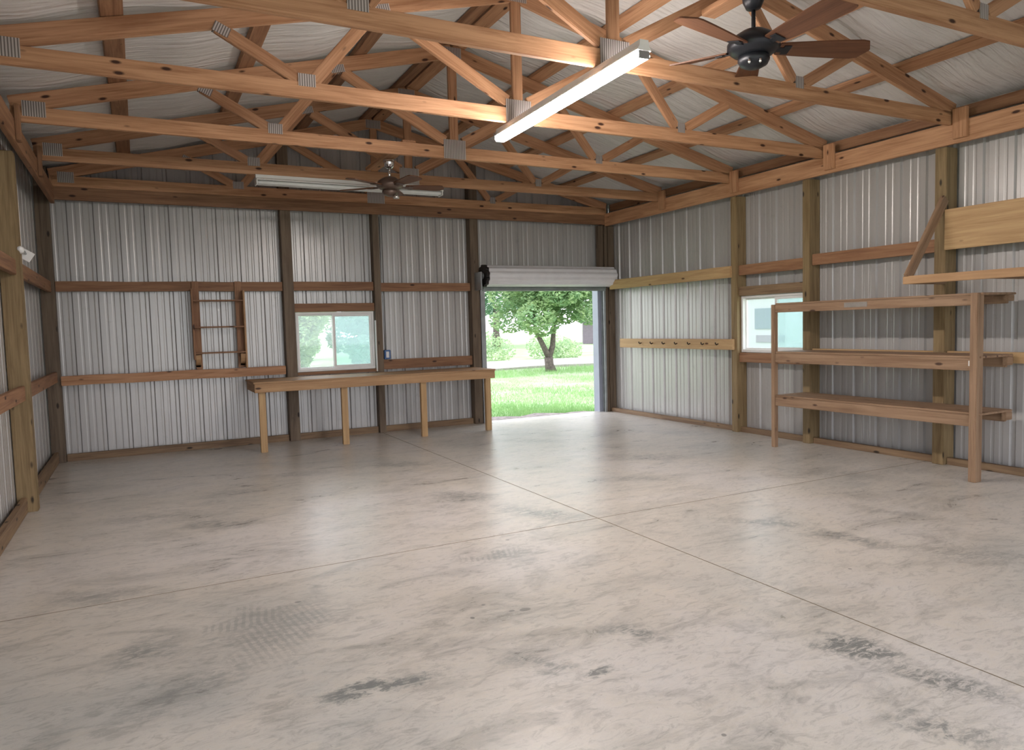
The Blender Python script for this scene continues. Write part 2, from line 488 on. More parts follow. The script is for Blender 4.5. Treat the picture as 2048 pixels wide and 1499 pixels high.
def beam(name, p0, p1, w, h, mat, parent=None, side=(0, 1, 0), bev=0.004, cut0=0.0, cut1=0.0, wob=0.0):
    """board from p0 to p1; local X runs along the grain; w measured along 'side', h across.
    cut0 / cut1 shear the ends (offset in X from bottom to top)."""
    p0, p1 = Vector(p0), Vector(p1)
    d = p1 - p0
    L = d.length
    X = d.normalized()
    Y = Vector(side)
    Y = (Y - X * Y.dot(X)).normalized()
    Z = X.cross(Y)
    bm = bmesh.new()
    nseg = max(2, int(L / 0.35)) if wob else 1
    vs = []
    for i in range(nseg + 1):
        x = -L / 2 + L * i / nseg
        dz = wob * math.sin(i * 2.1 + L * 5) if wob and 0 < i < nseg else 0
        row = []
        for (sy, sz) in ((-1, -1), (1, -1), (1, 1), (-1, 1)):
            xx = x
            if i == 0:
                xx += cut0 * (1 if sz > 0 else 0)
            if i == nseg:
                xx += cut1 * (1 if sz > 0 else 0)
            row.append(bm.verts.new((xx, sy * w / 2, sz * h / 2 + dz)))
        vs.append(row)
    for a, b in zip(vs[:-1], vs[1:]):
        for k in range(4):
            bm.faces.new((a[k], a[(k + 1) % 4], b[(k + 1) % 4], b[k]))
    bm.faces.new(vs[0][::-1])
    bm.faces.new(vs[-1])
    bmesh.ops.recalc_face_normals(bm, faces=bm.faces)
    if bev:
        es = [e for e in bm.edges if len(e.link_faces) == 2 and e.calc_face_angle(0) > 0.5]
        bmesh.ops.bevel(bm, geom=es, offset=bev, segments=2, affect='EDGES')
    o = mesh_obj(name, bm, mat, parent)
    mw = Matrix((X, Y, Z)).transposed().to_4x4()
    mw.translation = (p0 + p1) / 2
    if parent is not None:
        mw = parent_inv(parent) @ mw
    o.matrix_basis = mw
    return o

def parent_inv(parent):
    m = Matrix.Identity(4)
    p = parent
    chain = []
    while p is not None:
        chain.append(p.matrix_basis.copy())
        p = p.parent
    for mb in chain:
        m = mb.inverted() if False else m
    tot = Matrix.Identity(4)
    for mb in reversed(chain):
        tot = tot @ mb
    return tot.inverted()

def bbox_beam(name, x0, x1, y0, y1, z0, z1, mat, parent=None, bev=0.004, wob=0.0):
    """axis aligned board, grain along its longest side"""
    c = Vector(((x0 + x1) / 2, (y0 + y1) / 2, (z0 + z1) / 2))
    dx, dy, dz = abs(x1 - x0), abs(y1 - y0), abs(z1 - z0)
    if dx >= dy and dx >= dz:
        return beam(name, (min(x0, x1), c.y, c.z), (max(x0, x1), c.y, c.z), dy, dz, mat, parent, (0, 1, 0), bev, wob=wob)
    if dy >= dz:
        return beam(name, (c.x, min(y0, y1), c.z), (c.x, max(y0, y1), c.z), dx, dz, mat, parent, (-1, 0, 0), bev, wob=wob)
    return beam(name, (c.x, c.y, z0), (c.x, c.y, z1), dy, dx, mat, parent, (0, 1, 0), bev, wob=wob)

def lathe(name, prof, mat, parent=None, axis='Z', loc=(0, 0, 0), seg=28, smooth=True):
    bm = bmesh.new()
    rings = []
    for r, z in prof:
        ring = []
        for i in range(seg):
            a = 2 * math.pi * i / seg
            v = (r * math.cos(a), r * math.sin(a), z)
            if axis == 'X':
                v = (z, r * math.cos(a), r * math.sin(a))
            if axis == 'Y':
                v = (r * math.cos(a), z, r * math.sin(a))
            ring.append(bm.verts.new(v))
        rings.append(ring)
    for a, b in zip(rings[:-1], rings[1:]):
        for i in range(seg):
            bm.faces.new((a[i], a[(i + 1) % seg], b[(i + 1) % seg], b[i]))
    bm.faces.new(rings[0])
    bm.faces.new(rings[-1])
    o = mesh_obj(name, bm, mat, parent, smooth)
    o.location = loc
    return o

def tube_path(name, pts, r, mat, parent=None, seg=8):
    bm = bmesh.new()
    rings = []
    for i, p in enumerate(pts):
        p = Vector(p)
        a = Vector(pts[max(0, i - 1)])
        b = Vector(pts[min(len(pts) - 1, i + 1)])
        d = (b - a).normalized()
        u = d.orthogonal().normalized() if abs(d.z) > 0.9 else d.cross(Vector((0, 0, 1))).normalized()
        v = d.cross(u)
        rr = r[i] if isinstance(r, (list, tuple)) else r
        rings.append([bm.verts.new(p + (u * math.cos(2 * math.pi * k / seg) + v * math.sin(2 * math.pi * k / seg)) * rr) for k in range(seg)])
    for a, b in zip(rings[:-1], rings[1:]):
        for i in range(seg):
            bm.faces.new((a[i], a[(i + 1) % seg], b[(i + 1) % seg], b[i]))
    bm.faces.new(rings[0])
    bm.faces.new(rings[-1])
    return mesh_obj(name, bm, mat, parent, True)

# ------------------------------------------------------------------ dimensions
XL, XR = -7.53, 0.0          # inner faces of the side wall posts
XC = -3.765
SP = 1.3962                  # truss spacing
SHL, SHR, SHB, SHF = -7.70, 0.17, 0.15, -11.6   # planes of the wall sheeting

def zt(x):                   # top edge of the top chords
    return 3.335 + 0.25 * min(x - XL, -x)

# ------------------------------------------------------------------ floor and outside ground
bm = bmesh.new()
box_bm(bm, SHL - 0.02, SHR + 0.02, SHF - 0.3, SHB + 0.03, -0.12, 0.0)
floor = struct(mesh_obj('floor', bm, M['concrete']), 'sealed grey concrete floor slab with dark stains')
for (x0, x1, y0, y1) in ((-3.7925, -3.7875, SHF, 0.1), (SHL + 0.1, -3.7925, -5.3255, -5.3225), (-3.7875, SHR - 0.1, -5.3255, -5.3225)):
    bm = bmesh.new()
    box_bm(bm, x0, x1, y0, y1, -0.004, 0.0015)
    g = mesh_obj('control_joint', bm, M['joint'], floor)

bm = bmesh.new()
bmesh.ops.create_grid(bm, x_segments=60, y_segments=60, size=90)
for v in bm.verts:
    v.co.x += 5
    v.co.y += 20
    d = max(0, v.co.y - 20)
    v.co.z = -0.13 + 0.004 * d + 0.03 * math.sin(v.co.x * 0.4) * (1 if v.co.y > 4 else 0)
struct(mesh_obj('lawn_ground', bm, M['ground']), 'sunlit green lawn outside the building')

def strip(name, pts, z, mat, label):
    bm = bmesh.new()
    n = len(pts)
    rows = []
    for (x, ya, yb) in pts:
        rows.append((bm.verts.new((x, ya, z)), bm.verts.new((x, yb, z)), bm.verts.new((x, ya, z - 0.1)), bm.verts.new((x, yb, z - 0.1))))
    for a, b in zip(rows[:-1], rows[1:]):
        bm.faces.new((a[0], b[0], b[1], a[1]))
        bm.faces.new((a[0], a[2], b[2], b[0]))
        bm.faces.new((a[1], b[1], b[3], a[3]))
    return struct(mesh_obj(name, bm, mat), label)

strip('gravel_apron', [(-3.2 + 0.2 * i, SHB + 0.03, 1.45 - 0.05 * i + 0.12 * math.sin(i * 1.7) + 0.10 * math.sin(i * 0.6)) for i in range(22)], -0.06, M['gravel'], 'pale gravel just outside the roll-up door')
strip('bounce_gravel_yard', [(-16, SHF - 14, SHF - 0.31), (-8, SHF - 14, SHF - 0.31), (0, SHF - 14, SHF - 0.31), (8, SHF - 14, SHF - 0.31)], -0.09, M['drive'], 'unseen pale gravel yard added in front of the building to bounce light inside')  # unseen ground behind the camera, added to bounce warm light indoors
strip('gravel_drive', [(-14 + i, 13.3 + 0.3 * math.sin(i) - 0.02 * i, 17.6 + 0.3 * math.sin(i * 0.7)) for i in range(60)], -0.03, M['drive'], 'pale gravel drive crossing the lawn')

# ------------------------------------------------------------------ ribbed sheet walls
def rib_profile(u0, u1, phase=0.0, pitch=0.268, s=1):
    """list of (u, depth) ; depth > 0 goes outward"""
    pts = []
    k = math.floor((u0 - phase) / pitch) - 1
    while True:
        c = phase + k * pitch
        if c > u1 + pitch:
            break
        pts += [(c - 0.028, 0), (c - 0.015, 0.021), (c + 0.015, 0.021), (c + 0.028, 0)]
        for f in (0.36, 0.64):
            m_ = c + pitch * f
            pts += [(m_ - 0.018, 0), (m_ - 0.008, 0.0028), (m_ + 0.008, 0.0028), (m_ + 0.018, 0)]
        k += 1
    return pts

def depth_at(pts, u):
    for (a, da), (b, db) in zip(pts[:-1], pts[1:]):
        if a <= u <= b:
            return da + (db - da) * (u - a) / max(1e-9, b - a)
    return 0

def sheet_wall(name, axis, plane, outward, u0, u1, ztop, holes, phase, label):
    prof = rib_profile(u0, u1, phase)
    us = sorted({round(u, 5) for u, _ in prof if u0 < u < u1} | {u0, u1} | {h[0] for h in holes} | {h[1] for h in holes} | ({XC} if axis == 'x' else set()))
    bm = bmesh.new()
    def V(u, z):
        d = plane + outward * depth_at(prof, u)
        return bm.verts.new((u, d, z) if axis == 'x' else (d, u, z))
    for a, b in zip(us[:-1], us[1:]):
        mid = (a + b) / 2
        segs = [(0.0, None)]
        cuts = sorted([h for h in holes if h[0] < mid < h[1]], key=lambda h: h[2])
        z = -0.05
        spans = []
        for h in cuts:
            if h[2] > z:
                spans.append((z, h[2]))
            z = h[3]
        spans.append((z, None))
        for (za, zb) in spans:
            zaa = zbb = zb
            if zb is None:
                zaa, zbb = ztop(a), ztop(b)
            if za >= zaa:
                continue
            bm.faces.new((V(a, za), V(b, za), V(b, zbb), V(a, zaa)))
    bmesh.ops.remove_doubles(bm, verts=bm.verts, dist=0.0001)
    return struct(mesh_obj(name, bm, M['sheet']), label)

WB = (-4.90, -3.81, 0.895, 1.69)       # back window opening x0 x1 z0 z1
WR = (-3.875, -2.88, 1.02, 1.725)      # right window opening y0 y1 z0 z1
DR = (-2.17, -0.03, -0.06, 2.06)       # door opening
sheet_wall('wall_back', 'x', SHB, 1, SHL, SHR, lambda u: zt(u) + 0.10, [WB, DR], -7.416, 'grey ribbed steel sheeting of the back gable wall')
sheet_wall('wall_right', 'y', SHR, 1, SHF, SHB, lambda u: 3.355, [WR], -0.15, 'pale ribbed steel sheeting of the right wall')
sheet_wall('wall_left', 'y', SHL, -1, SHF, SHB, lambda u: 3.355, [(-11.3, -8.3, -0.06, 2.7)], -0.1, 'ribbed steel sheeting of the left wall')  # the hole is an unseen opening added to brighten the right wall
sheet_wall('wall_front', 'x', SHF, -1, SHL, SHR, lambda u: zt(u) + 0.10, [(-7.25, -0.35, -0.06, 3.05)], 0, 'front gable wall with the wide open vehicle doorway')

# roof: wrinkled white insulation blanket with sheet roof above
def roof_side(bm, xa, xb):
    nx, ny = 56, 150
    y0, y1 = SHF, SHB
    rows = []
    for j in range(ny + 1):
        y = y0 + (y1 - y0) * j / ny
        row = []
        for i in range(nx + 1):
            x = xa + (xb - xa) * i / nx
            d = (x - XL) if x < XC else -x
            ph = (d - 0.76) / 1.02
            bay = ph - math.floor(ph)
            sag = -0.030 * math.sin(math.pi * bay) ** 2
            wr = 0.006 * math.sin(x * 9 + y * 31 + 2 * math.sin(y * 4)) + 0.005 * math.sin(y * 47 + 3 * math.sin(x * 3 + y))
            on = math.sin(math.pi * bay) ** 2
            lo = 0.052
            row.append(bm.verts.new((x, y, zt(x) + lo + max(0, 0.004) + (sag + wr) * on * 0.9 + 0.0)))
        rows.append(row)
    for a, b in zip(rows[:-1], rows[1:]):
        for i in range(nx):
            bm.faces.new((a[i], a[i + 1], b[i + 1], b[i]))
bm = bmesh.new()
roof_side(bm, SHL - 0.02, XC)
roof_side(bm, XC, SHR + 0.02)
bmesh.ops.remove_doubles(bm, verts=bm.verts, dist=0.0005)
struct(mesh_obj('ceiling', bm, M['insul'], smooth=True), 'wrinkled white insulation blanket under the gable roof')
bm = bmesh.new()
for sx in (-1, 1):
    xe = SHL - 0.35 if sx < 0 else SHR + 0.35
    ze = zt(xe) + 0.12
    zr_ = zt(XC) + 0.12
    v = [bm.verts.new(p) for p in ((xe, SHF - 0.3, ze), (XC, SHF - 0.3, zr_), (XC, SHB + 0.35, zr_), (xe, SHB + 0.35, ze))]
    w = [bm.verts.new((q.co.x, q.co.y, q.co.z + 0.03)) for q in v]
    bm.faces.new(v); bm.faces.new(w)
    for i in range(4):
        bm.faces.new((v[i], v[(i + 1) % 4], w[(i + 1) % 4], w[i]))
struct(mesh_obj('roof', bm, M['galv']), 'steel roof above the insulation')

# ------------------------------------------------------------------ posts
def post(label, x0, x1, y0, y1, z1, mat='post', group=None, z0=0.0, name='wooden_post', wob=0.0):
    return tag(bbox_beam(name, x0, x1, y0, y1, z0, z1, M[mat], wob=wob), label, 'post', group)

# back wall, left to right
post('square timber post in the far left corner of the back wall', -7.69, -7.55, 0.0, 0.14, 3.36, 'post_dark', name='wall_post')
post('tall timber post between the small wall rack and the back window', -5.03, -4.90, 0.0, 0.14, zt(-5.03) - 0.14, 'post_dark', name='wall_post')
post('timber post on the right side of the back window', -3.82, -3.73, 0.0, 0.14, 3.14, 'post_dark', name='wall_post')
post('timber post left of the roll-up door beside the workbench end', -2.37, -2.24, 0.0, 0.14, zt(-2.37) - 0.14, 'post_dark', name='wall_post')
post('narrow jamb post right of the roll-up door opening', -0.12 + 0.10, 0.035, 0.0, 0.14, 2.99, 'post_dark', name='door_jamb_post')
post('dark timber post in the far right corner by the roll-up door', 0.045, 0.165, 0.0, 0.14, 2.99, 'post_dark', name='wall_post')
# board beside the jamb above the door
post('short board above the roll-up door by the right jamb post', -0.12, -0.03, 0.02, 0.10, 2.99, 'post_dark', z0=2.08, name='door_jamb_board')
# right wall
post('timber post on the right wall between the peg board and the side window', 0.0, 0.165, -2.865, -2.765, 2.97, name='wall_post')
post('slim timber post on the right wall, right edge of the side window', 0.0, 0.165, -3.985, -3.885, 2.97, name='wall_post')
post('thick timber post behind the shelving unit on the right wall', 0.0, 0.165, -5.525, -5.415, 2.97, name='wall_post')
post('timber post on the right wall beyond the near end of the shelving', 0.0, 0.165, -8.36, -8.25, 2.97, name='wall_post')
# left wall
post('big yellowish timber post nearest the camera on the left wall', -7.695, -7.55, -2.62, -2.50, 2.95, name='wall_post')
post('timber post on the left wall nearer the camera than the yellowish one', -7.695, -7.55, -5.60, -5.45, 2.95, name='wall_post')

# ------------------------------------------------------------------ plates
tag(bbox_beam('wall_plate', XL - 0.02, 0.10, -0.042, 0.0, 2.995, 3.145, M['girt']), 'long horizontal beam along the top of the back wall', 'beam')
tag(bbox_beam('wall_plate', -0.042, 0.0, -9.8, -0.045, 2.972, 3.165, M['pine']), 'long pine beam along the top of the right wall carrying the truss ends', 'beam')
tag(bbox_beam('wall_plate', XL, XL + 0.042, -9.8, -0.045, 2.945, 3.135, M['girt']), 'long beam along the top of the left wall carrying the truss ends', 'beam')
tag(bbox_beam('eave_board', 0.06, 0.10, -9.8, -0.05, 3.21, 3.315, M['girt']), 'dark eave board under the roof edge above the right wall beam', 'beam')
tag(bbox_beam('eave_board', XL - 0.10, XL - 0.06, -9.8, -0.05, 3.21, 3.315, M['girt']), 'dark eave board under the roof edge above the left wall beam', 'beam')

# ------------------------------------------------------------------ girts
def girt(label, x0, x1, y0, y1, z0, z1, mat='girt', name='wall_girt', group=None, wob=0.0):
    return tag(bbox_beam(name, x0, x1, y0, y1, z0, z1, M[mat], wob=wob), label, 'board', group)
# back wall upper row
girt('red-brown upper board on the back wall running behind the small wall rack', -7.545, -5.035, 0.035, 0.075, 1.966, 2.082, wob=0.004)
girt('red-brown upper board above the back window, between the two window posts', -4.895, -3.825, 0.035, 0.075, 1.970, 2.087)
girt('red-brown upper board right of the back window, ending at the door post', -3.725, -2.375, 0.035, 0.075, 1.958, 2.074)
# window header and sill
girt('short board directly on top of the back window', -4.895, -3.825, 0.03, 0.07, 1.69, 1.80, name='window_header')
girt('reddish sill board directly under the back window', -4.895, -3.825, 0.02, 0.08, 0.855, 0.895, name='window_sill_board')
# back wall lower row
girt('lower board on the back wall under the wall rack, nailed over the posts', -7.545, -5.055, -0.04, -0.001, 0.888, 0.998, mat='pine', wob=0.004)
girt('lower red-brown board between the electrical box and the roll-up door', -3.725, -2.375, 0.035, 0.075, 0.878, 1.012)
# right wall
girt('pale yellow upper board on the right wall next to the roll-up door', -0.041, -0.001, -2.79, -0.15, 1.965, 2.11, mat='plank')
peg = thing('peg_board', 'pale horizontal rack board with iron pegs on the right wall near the door', 'board')
bbox_beam('board', -0.041, -0.001, -2.83, -0.40, 1.05, 1.187, M['plank'], peg)
for k in range(7):
    yk = -0.95 - 0.27 * k
    bm = bmesh.new()
    o = tube_path('peg', [(-0.041, yk, 1.125), (-0.07, yk, 1.115), (-0.085, yk, 1.125), (-0.088, yk, 1.145)], 0.008, M['hook'], peg)
    bm.free()
girt('upper brown board over the side window on the right wall', 0.03, 0.07, -3.88, -2.87, 1.985, 2.112)
girt('short header board directly on top of the side window', 0.03, 0.07, -3.88, -2.87, 1.728, 1.842, name='window_header', mat='sill')
girt('brown board directly under the side window', 0.03, 0.07, -3.88, -2.87, 0.895, 1.015, name='window_sill_board')
girt('brown upper board on the right wall above the left half of the shelving', 0.03, 0.07, -5.41, -3.99, 2.015, 2.138)
girt('pale lower board on the right wall behind the middle shelf', 0.03, 0.07, -5.41, -3.99, 0.985, 1.082, mat='plank')
girt('pale lower board on the right wall beyond the near end of the middle shelf', 0.03, 0.07, -8.24, -5.53, 0.985, 1.082, mat='plank')
girt('wide pale plank on the right wall above the bracket shelf', -0.035, -0.001, -8.3, -5.532, 2.022, 2.392, mat='plank', name='wide_plank')
# left wall
for (lab, y0, y1, z0, z1) in (('upper board on the left wall between the corner and the near post', -2.49, 0.0, 1.955, 2.08),
                              ('lower board on the left wall between the corner and the near post', -2.49, 0.0, 0.93, 1.05),
                              ('lower board on the left wall in front of the near post', -5.44, -2.63, 0.93, 1.05),
                              ('upper board on the left wall in front of the near post', -5.44, -2.63, 1.955, 2.08)):
    girt(lab, -7.62, -7.58, y0, y1, z0, z1)

# skirt boards
def skirt(name, segs, label):
    root = bpy.data.objects.new(name, None)
    COL.objects.link(root)
    struct(root, label)
    for s in segs:
        bbox_beam('board', *s, M['sill'], root)
    return root
skirt('baseboard_back', [(-7.545, -5.035, 0.06, 0.10, 0.0, 0.085), (-4.895, -3.825, 0.06, 0.10, 0, 0.085), (-3.725, -2.375, 0.06, 0.10, 0, 0.085)], 'treated skirt boards at the foot of the back wall')
skirt('baseboard_right', [(0.05, 0.09, -2.76, -0.005, 0.0, 0.065), (0.05, 0.09, -3.88, -2.87, 0, 0.07), (0.05, 0.09, -5.41, -3.99, 0, 0.07), (0.05, 0.09, -8.24, -5.53, 0, 0.07)], 'treated skirt boards at the foot of the right wall')
skirt('baseboard_left', [(-7.66, -7.62, -2.49, -0.005, 0.0, 0.13), (-7.66, -7.62, -5.44, -2.63, 0, 0.13)], 'treated skirt boards at the foot of the left wall')

# ------------------------------------------------------------------ roof purlins
def purlin(label, x, w=0.14):
    d = 1 if x < XC else -1
    z = zt(x) + 0.024
    s = Vector((1, 0, 0.25 * d)).normalized()
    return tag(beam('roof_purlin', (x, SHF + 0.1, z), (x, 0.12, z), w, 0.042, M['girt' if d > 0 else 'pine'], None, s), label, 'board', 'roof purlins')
pw = [(XL + 0.76, 'left', 'lowest'), (XL + 1.775, 'left', 'second lowest'), (XL + 2.82, 'left', 'third lowest'), (XL + 3.68, 'left', 'topmost'),
      (XR - 0.76, 'right', 'lowest'), (XR - 1.77, 'right', 'second lowest'), (XR - 2.80, 'right', 'third lowest'), (XR - 3.68, 'right', 'topmost')]
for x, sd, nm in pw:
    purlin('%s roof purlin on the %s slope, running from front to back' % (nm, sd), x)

# ------------------------------------------------------------------ trusses
TT = 0.042
def make_truss(y):
    t = thing('roof_truss', '', 'roof truss', (XC, y, 3.14), group='roof trusses')
    zb0, zb1 = 3.140, 3.262
    def P(x, z):
        return (x, y, z)
    bbox_beam('bottom_chord', XL + 0.005, -0.005, y - TT / 2, y + TT / 2, zb0, zb1, M['pine'], t)
    for s in (-1, 1):
        def X(d):
            return XC + s * d
        H = 3.76
        th = 0.138
        a = Vector((X(H), y, 3.335 + 0.0 - 0.068 + 0.25 * (3.765 - H)))
        b = Vector((X(0.0), y, 3.335 + 0.25 * 3.765 - 0.068))
        o = beam('top_chord', a, b, TT, 0.132, M['pine'], t, (0, 1, 0), cut0=0.0)
    W_, A_, B_ = 1.757, 2.38, 1.165
    zA = 3.20 + 0.25 * (3.765 - A_)
    zB = 3.20 + 0.25 * (3.765 - B_)
    for s in (-1, 1):
        def X(d):
            return XC + s * d
        beam('web', P(X(W_ + 0.06), 3.275), P(X(A_ - 0.02), zA + 0.02), TT - 0.004, 0.092, M['pine'], t)
        beam('web', P(X(W_ - 0.05), 3.275), P(X(B_ + 0.04), zB + 0.02), TT - 0.004, 0.092, M['pine'], t)
        beam('web', P(X(0.10), 3.315), P(X(B_ - 0.05), zB + 0.01), TT - 0.004, 0.10, M['pine'], t)
    beam('king_post', P(XC, 3.26), P(XC, 4.17), TT - 0.006, 0.092, M['pine'], t)
    def plate(x, z, w, h, ang=0.0):
        for sy in (-1, 1):
            bm = bmesh.new()
            box_bm(bm, -w / 2, w / 2, -0.0015, 0.0015, -h / 2, h / 2)
            o = mesh_obj('nail_plate', bm, M['plate'], t)
            mw = Matrix.Translation((x, y + sy * (TT / 2 + 0.002), z)) @ Matrix.Rotation(-ang, 4, 'Y')
            o.matrix_basis = parent_inv(t) @ mw
    for s in (-1, 1):
        plate(XC + s * W_, 3.272, 0.125 if s < 0 else 0.085, 0.09)
        plate(XC + s * (A_ - 0.05), zA + 0.0, 0.11, 0.07, 0.42 * s) if s < 0 else None
        plate(XC + s * B_, zB + 0.03, 0.13, 0.07, -s * 0.245)
        plate(XC + s * 3.60, 3.245, 0.16, 0.12) if s < 0 else None
    plate(XC, 3.235, 0.24, 0.19)
    plate(XC, 4.19, 0.20, 0.11)
    return t

TL = ['roof truss standing against the back gable wall, farthest from the camera',
      'roof truss that carries the unlit light strip, second from the back wall',
      'roof truss just in front of the far ceiling fan, third from the back wall',
      'roof truss at the far end of the lit tube light, fourth from the back wall',
      'roof truss just behind the near black fan, crossing above the tube light',
      'nearest roof truss in view, crossing the top right corner in front of the near fan',
      'roof truss overhead in front of all the others, behind the top frame edge']
proto = make_truss(-0.025 + 0.0)
proto['label'] = TL[0]
proto.name = 'roof_truss'
trusses = [proto]
for k in range(1, 7):
    r = proto.copy()
    COL.objects.link(r)
    r.location = (XC, -SP * k, 3.14)
    r['label'] = TL[k]
    for ch in list(proto.children):
        c = ch.copy()
        COL.objects.link(c)
        c.parent = r
    trusses.append(r)

# blocks at the truss heels
BL = ['first', 'second', 'third', 'fourth', 'fifth', 'sixth']
for k in range(1, 7):
    for sd in ('right', 'left'):
        if sd == 'right':
            x0, x1 = -0.078, -0.043
            y0, y1 = -SP * k - 0.165, -SP * k - 0.035
            z0, z1 = 3.005, 3.27
        else:
            x0, x1 = XL + 0.043, XL + 0.075
            y0, y1 = -SP * k - 0.13, -SP * k - 0.03
            z0, z1 = 2.97, 3.25
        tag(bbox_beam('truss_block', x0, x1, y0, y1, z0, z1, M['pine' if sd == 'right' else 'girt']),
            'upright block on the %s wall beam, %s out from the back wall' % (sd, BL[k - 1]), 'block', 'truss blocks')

# ------------------------------------------------------------------ windows
def window(name, label, axis, plane, u0, u1, z0, z1, mull, outward, sashed):
    root = bpy.data.objects.new(name, None)
    COL.objects.link(root)
    struct(root, label)
    def B(part, a, b, d0, d1, c, d, mat, par=root):
        bm = bmesh.new()
        if axis == 'x':
            box_bm(bm, a, b, plane + d0 * outward, plane + d1 * outward, c, d, 0.0)
        else:
            box_bm(bm, plane + d0 * outward, plane + d1 * outward, a, b, c, d, 0.0)
        return mesh_obj(part, bm, mat, par)
    def frame(part, a, b, c, d, w, d0, d1, mat, par=root, wb=None):
        wb = wb or w
        bm = bmesh.new()
        for (p, q, r, s) in ((a, b, d - w, d), (a, b, c, c + wb), (a, a + w, c + wb, d - w), (b - w, b, c + wb, d - w)):
            if axis == 'x':
                box_bm(bm, p, q, plane + d0 * outward, plane + d1 * outward, r, s, 0.002)
            else:
                box_bm(bm, plane + d0 * outward, plane + d1 * outward, p, q, r, s, 0.002)
        return mesh_obj(part, bm, mat, par)
    frame('window_frame', u0, u1, z0, z1, 0.028, -0.015, 0.075, M['white_vinyl'], wb=0.034)
    lo, hi = (u0 + 0.028, mull), (mull, u1 - 0.028)
    fixed, slide = (lo, hi) if sashed == 'hi' else (hi, lo)
    s1 = frame('sliding_sash', slide[0] - 0.008, slide[1], z0 + 0.034, z1 - 0.028, 0.034, 0.0, 0.028, M['white_vinyl'])
    B('pane', slide[0] + 0.026, slide[1] - 0.034, 0.012, 0.016, z0 + 0.06, z1 - 0.056, M['glass'], s1)
    s2 = frame('fixed_sash', fixed[0], fixed[1] + 0.008, z0 + 0.034, z1 - 0.028, 0.020, 0.034, 0.060, M['white_vinyl'])
    B('pane', fixed[0] + 0.018, fixed[1] - 0.018, 0.045, 0.049, z0 + 0.05, z1 - 0.044, M['glass'], s2)
    B('insect_screen', slide[0] + 0.0, slide[1], 0.064, 0.066, z0 + 0.034, z1 - 0.028, M['screen'])
    return root
window('window_1', 'white sliding window over the workbench in the back wall', 'x', 0.075, -4.885, -3.835, 0.90, 1.685, -4.39, 1, 'hi')
window('window_2', 'white sliding window in the right wall behind the shelving', 'y', 0.085, -3.88, -2.87, 1.02, 1.724, -3.40, 1, 'lo')

# ------------------------------------------------------------------ roll-up door
door = bpy.data.objects.new('door_1', None)
COL.objects.link(door)
struct(door, 'white roll-up door rolled open into its coil above the doorway')
prof = []
nr, R0 = 160, 0.150
bm = bmesh.new()
X0, X1 = -2.21, 0.01
cy, cz = -0.155, 2.165
ra, rb = [], []
for i in range(nr):
    a = 2 * math.pi * i / nr
    r = R0 + 0.006 * math.sin(a * 11)
    ra.append(bm.verts.new((X0, cy + r * math.cos(a), cz + r * math.sin(a))))
    rb.append(bm.verts.new((X1, cy + r * math.cos(a), cz + r * math.sin(a))))
for i in range(nr):
    bm.faces.new((ra[i], rb[i], rb[(i + 1) % nr], ra[(i + 1) % nr]))
bm.faces.new(rb)
bm.faces.new(ra[::-1])
coil = mesh_obj('coiled_curtain', bm, M['door_white'], door)
# toothed end wheel and bracket at the left
bm = bmesh.new()
ra, rb = [], []
n = 72
for i in range(n):
    a = 2 * math.pi * i / n
    r = 0.150 + (0.012 if (i // 3) % 2 else -0.006)
    ra.append(bm.verts.new((X0 - 0.05, cy + r * math.cos(a), cz + r * math.sin(a))))
    rb.append(bm.verts.new((X0 - 0.004, cy + r * math.cos(a), cz + r * math.sin(a))))
for i in range(n):
    bm.faces.new((ra[i], rb[i], rb[(i + 1) % n], ra[(i + 1) % n]))
bm.faces.new(ra[::-1]); bm.faces.new(rb)
mesh_obj('drum_wheel', bm, M['dark_metal'], door)
lathe('axle_hub', [(0.03, -2.30), (0.03, -2.262), (0.05, -2.262), (0.05, -2.255)], M['galv'], door, 'X', (0, cy, cz), 16)
bm = bmesh.new()
box_bm(bm, -2.32, -2.295, -0.22, -0.001, 1.96, 2.22, 0.004)
mesh_obj('end_bracket', bm, M['galv'], door)
bm = bmesh.new()
box_bm(bm, 0.012, 0.03, -0.22, -0.001, 2.0, 2.22, 0.004)
mesh_obj('end_bracket', bm, M['galv'], door)
bm = bmesh.new()
box_bm(bm, -2.21, -0.02, -0.02, 0.03, 2.006, 2.10, 0.002)
box_bm(bm, -2.20, -0.03, -0.045, 0.045, 1.985, 2.005, 0.003)
box_bm(bm, -2.20, -0.03, -0.030, 0.036, 1.952, 1.984, 0.003)
mesh_obj('bottom_bar', bm, M['bar'], door)
for (a, b) in ((-2.235, -2.165), (-0.06, -0.025)):
    bm = bmesh.new()
    box_bm(bm, a, b, -0.012, 0.0, 0, 2.0)
    box_bm(bm, a, b, 0.05, 0.062, 0, 2.0)
    box_bm(bm, a if a < -1 else b - 0.008, a + 0.008 if a < -1 else b, 0.0, 0.05, 0, 2.0)
    mesh_obj('guide_track', bm, M['galv'], door)
bm = bmesh.new()
box_bm(bm, -0.115, -0.02, 0.08, 0.24, -0.02, 2.1, 0.003)
struct(mesh_obj('trim_1', bm, M['trimwhite']), 'pale steel jamb trim on the right of the roll-up doorway')
bm = bmesh.new()
box_bm(bm, -2.24, -2.17, 0.08, 0.2, -0.02, 2.1, 0.003)
struct(mesh_obj('trim_2', bm, M['galv']), 'steel jamb trim on the left of the roll-up doorway')

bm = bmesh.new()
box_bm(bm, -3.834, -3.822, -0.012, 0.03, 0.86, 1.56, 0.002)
struct(mesh_obj('trim_3', bm, M['white_vinyl']), 'thin pale strip along the right edge of the back window')

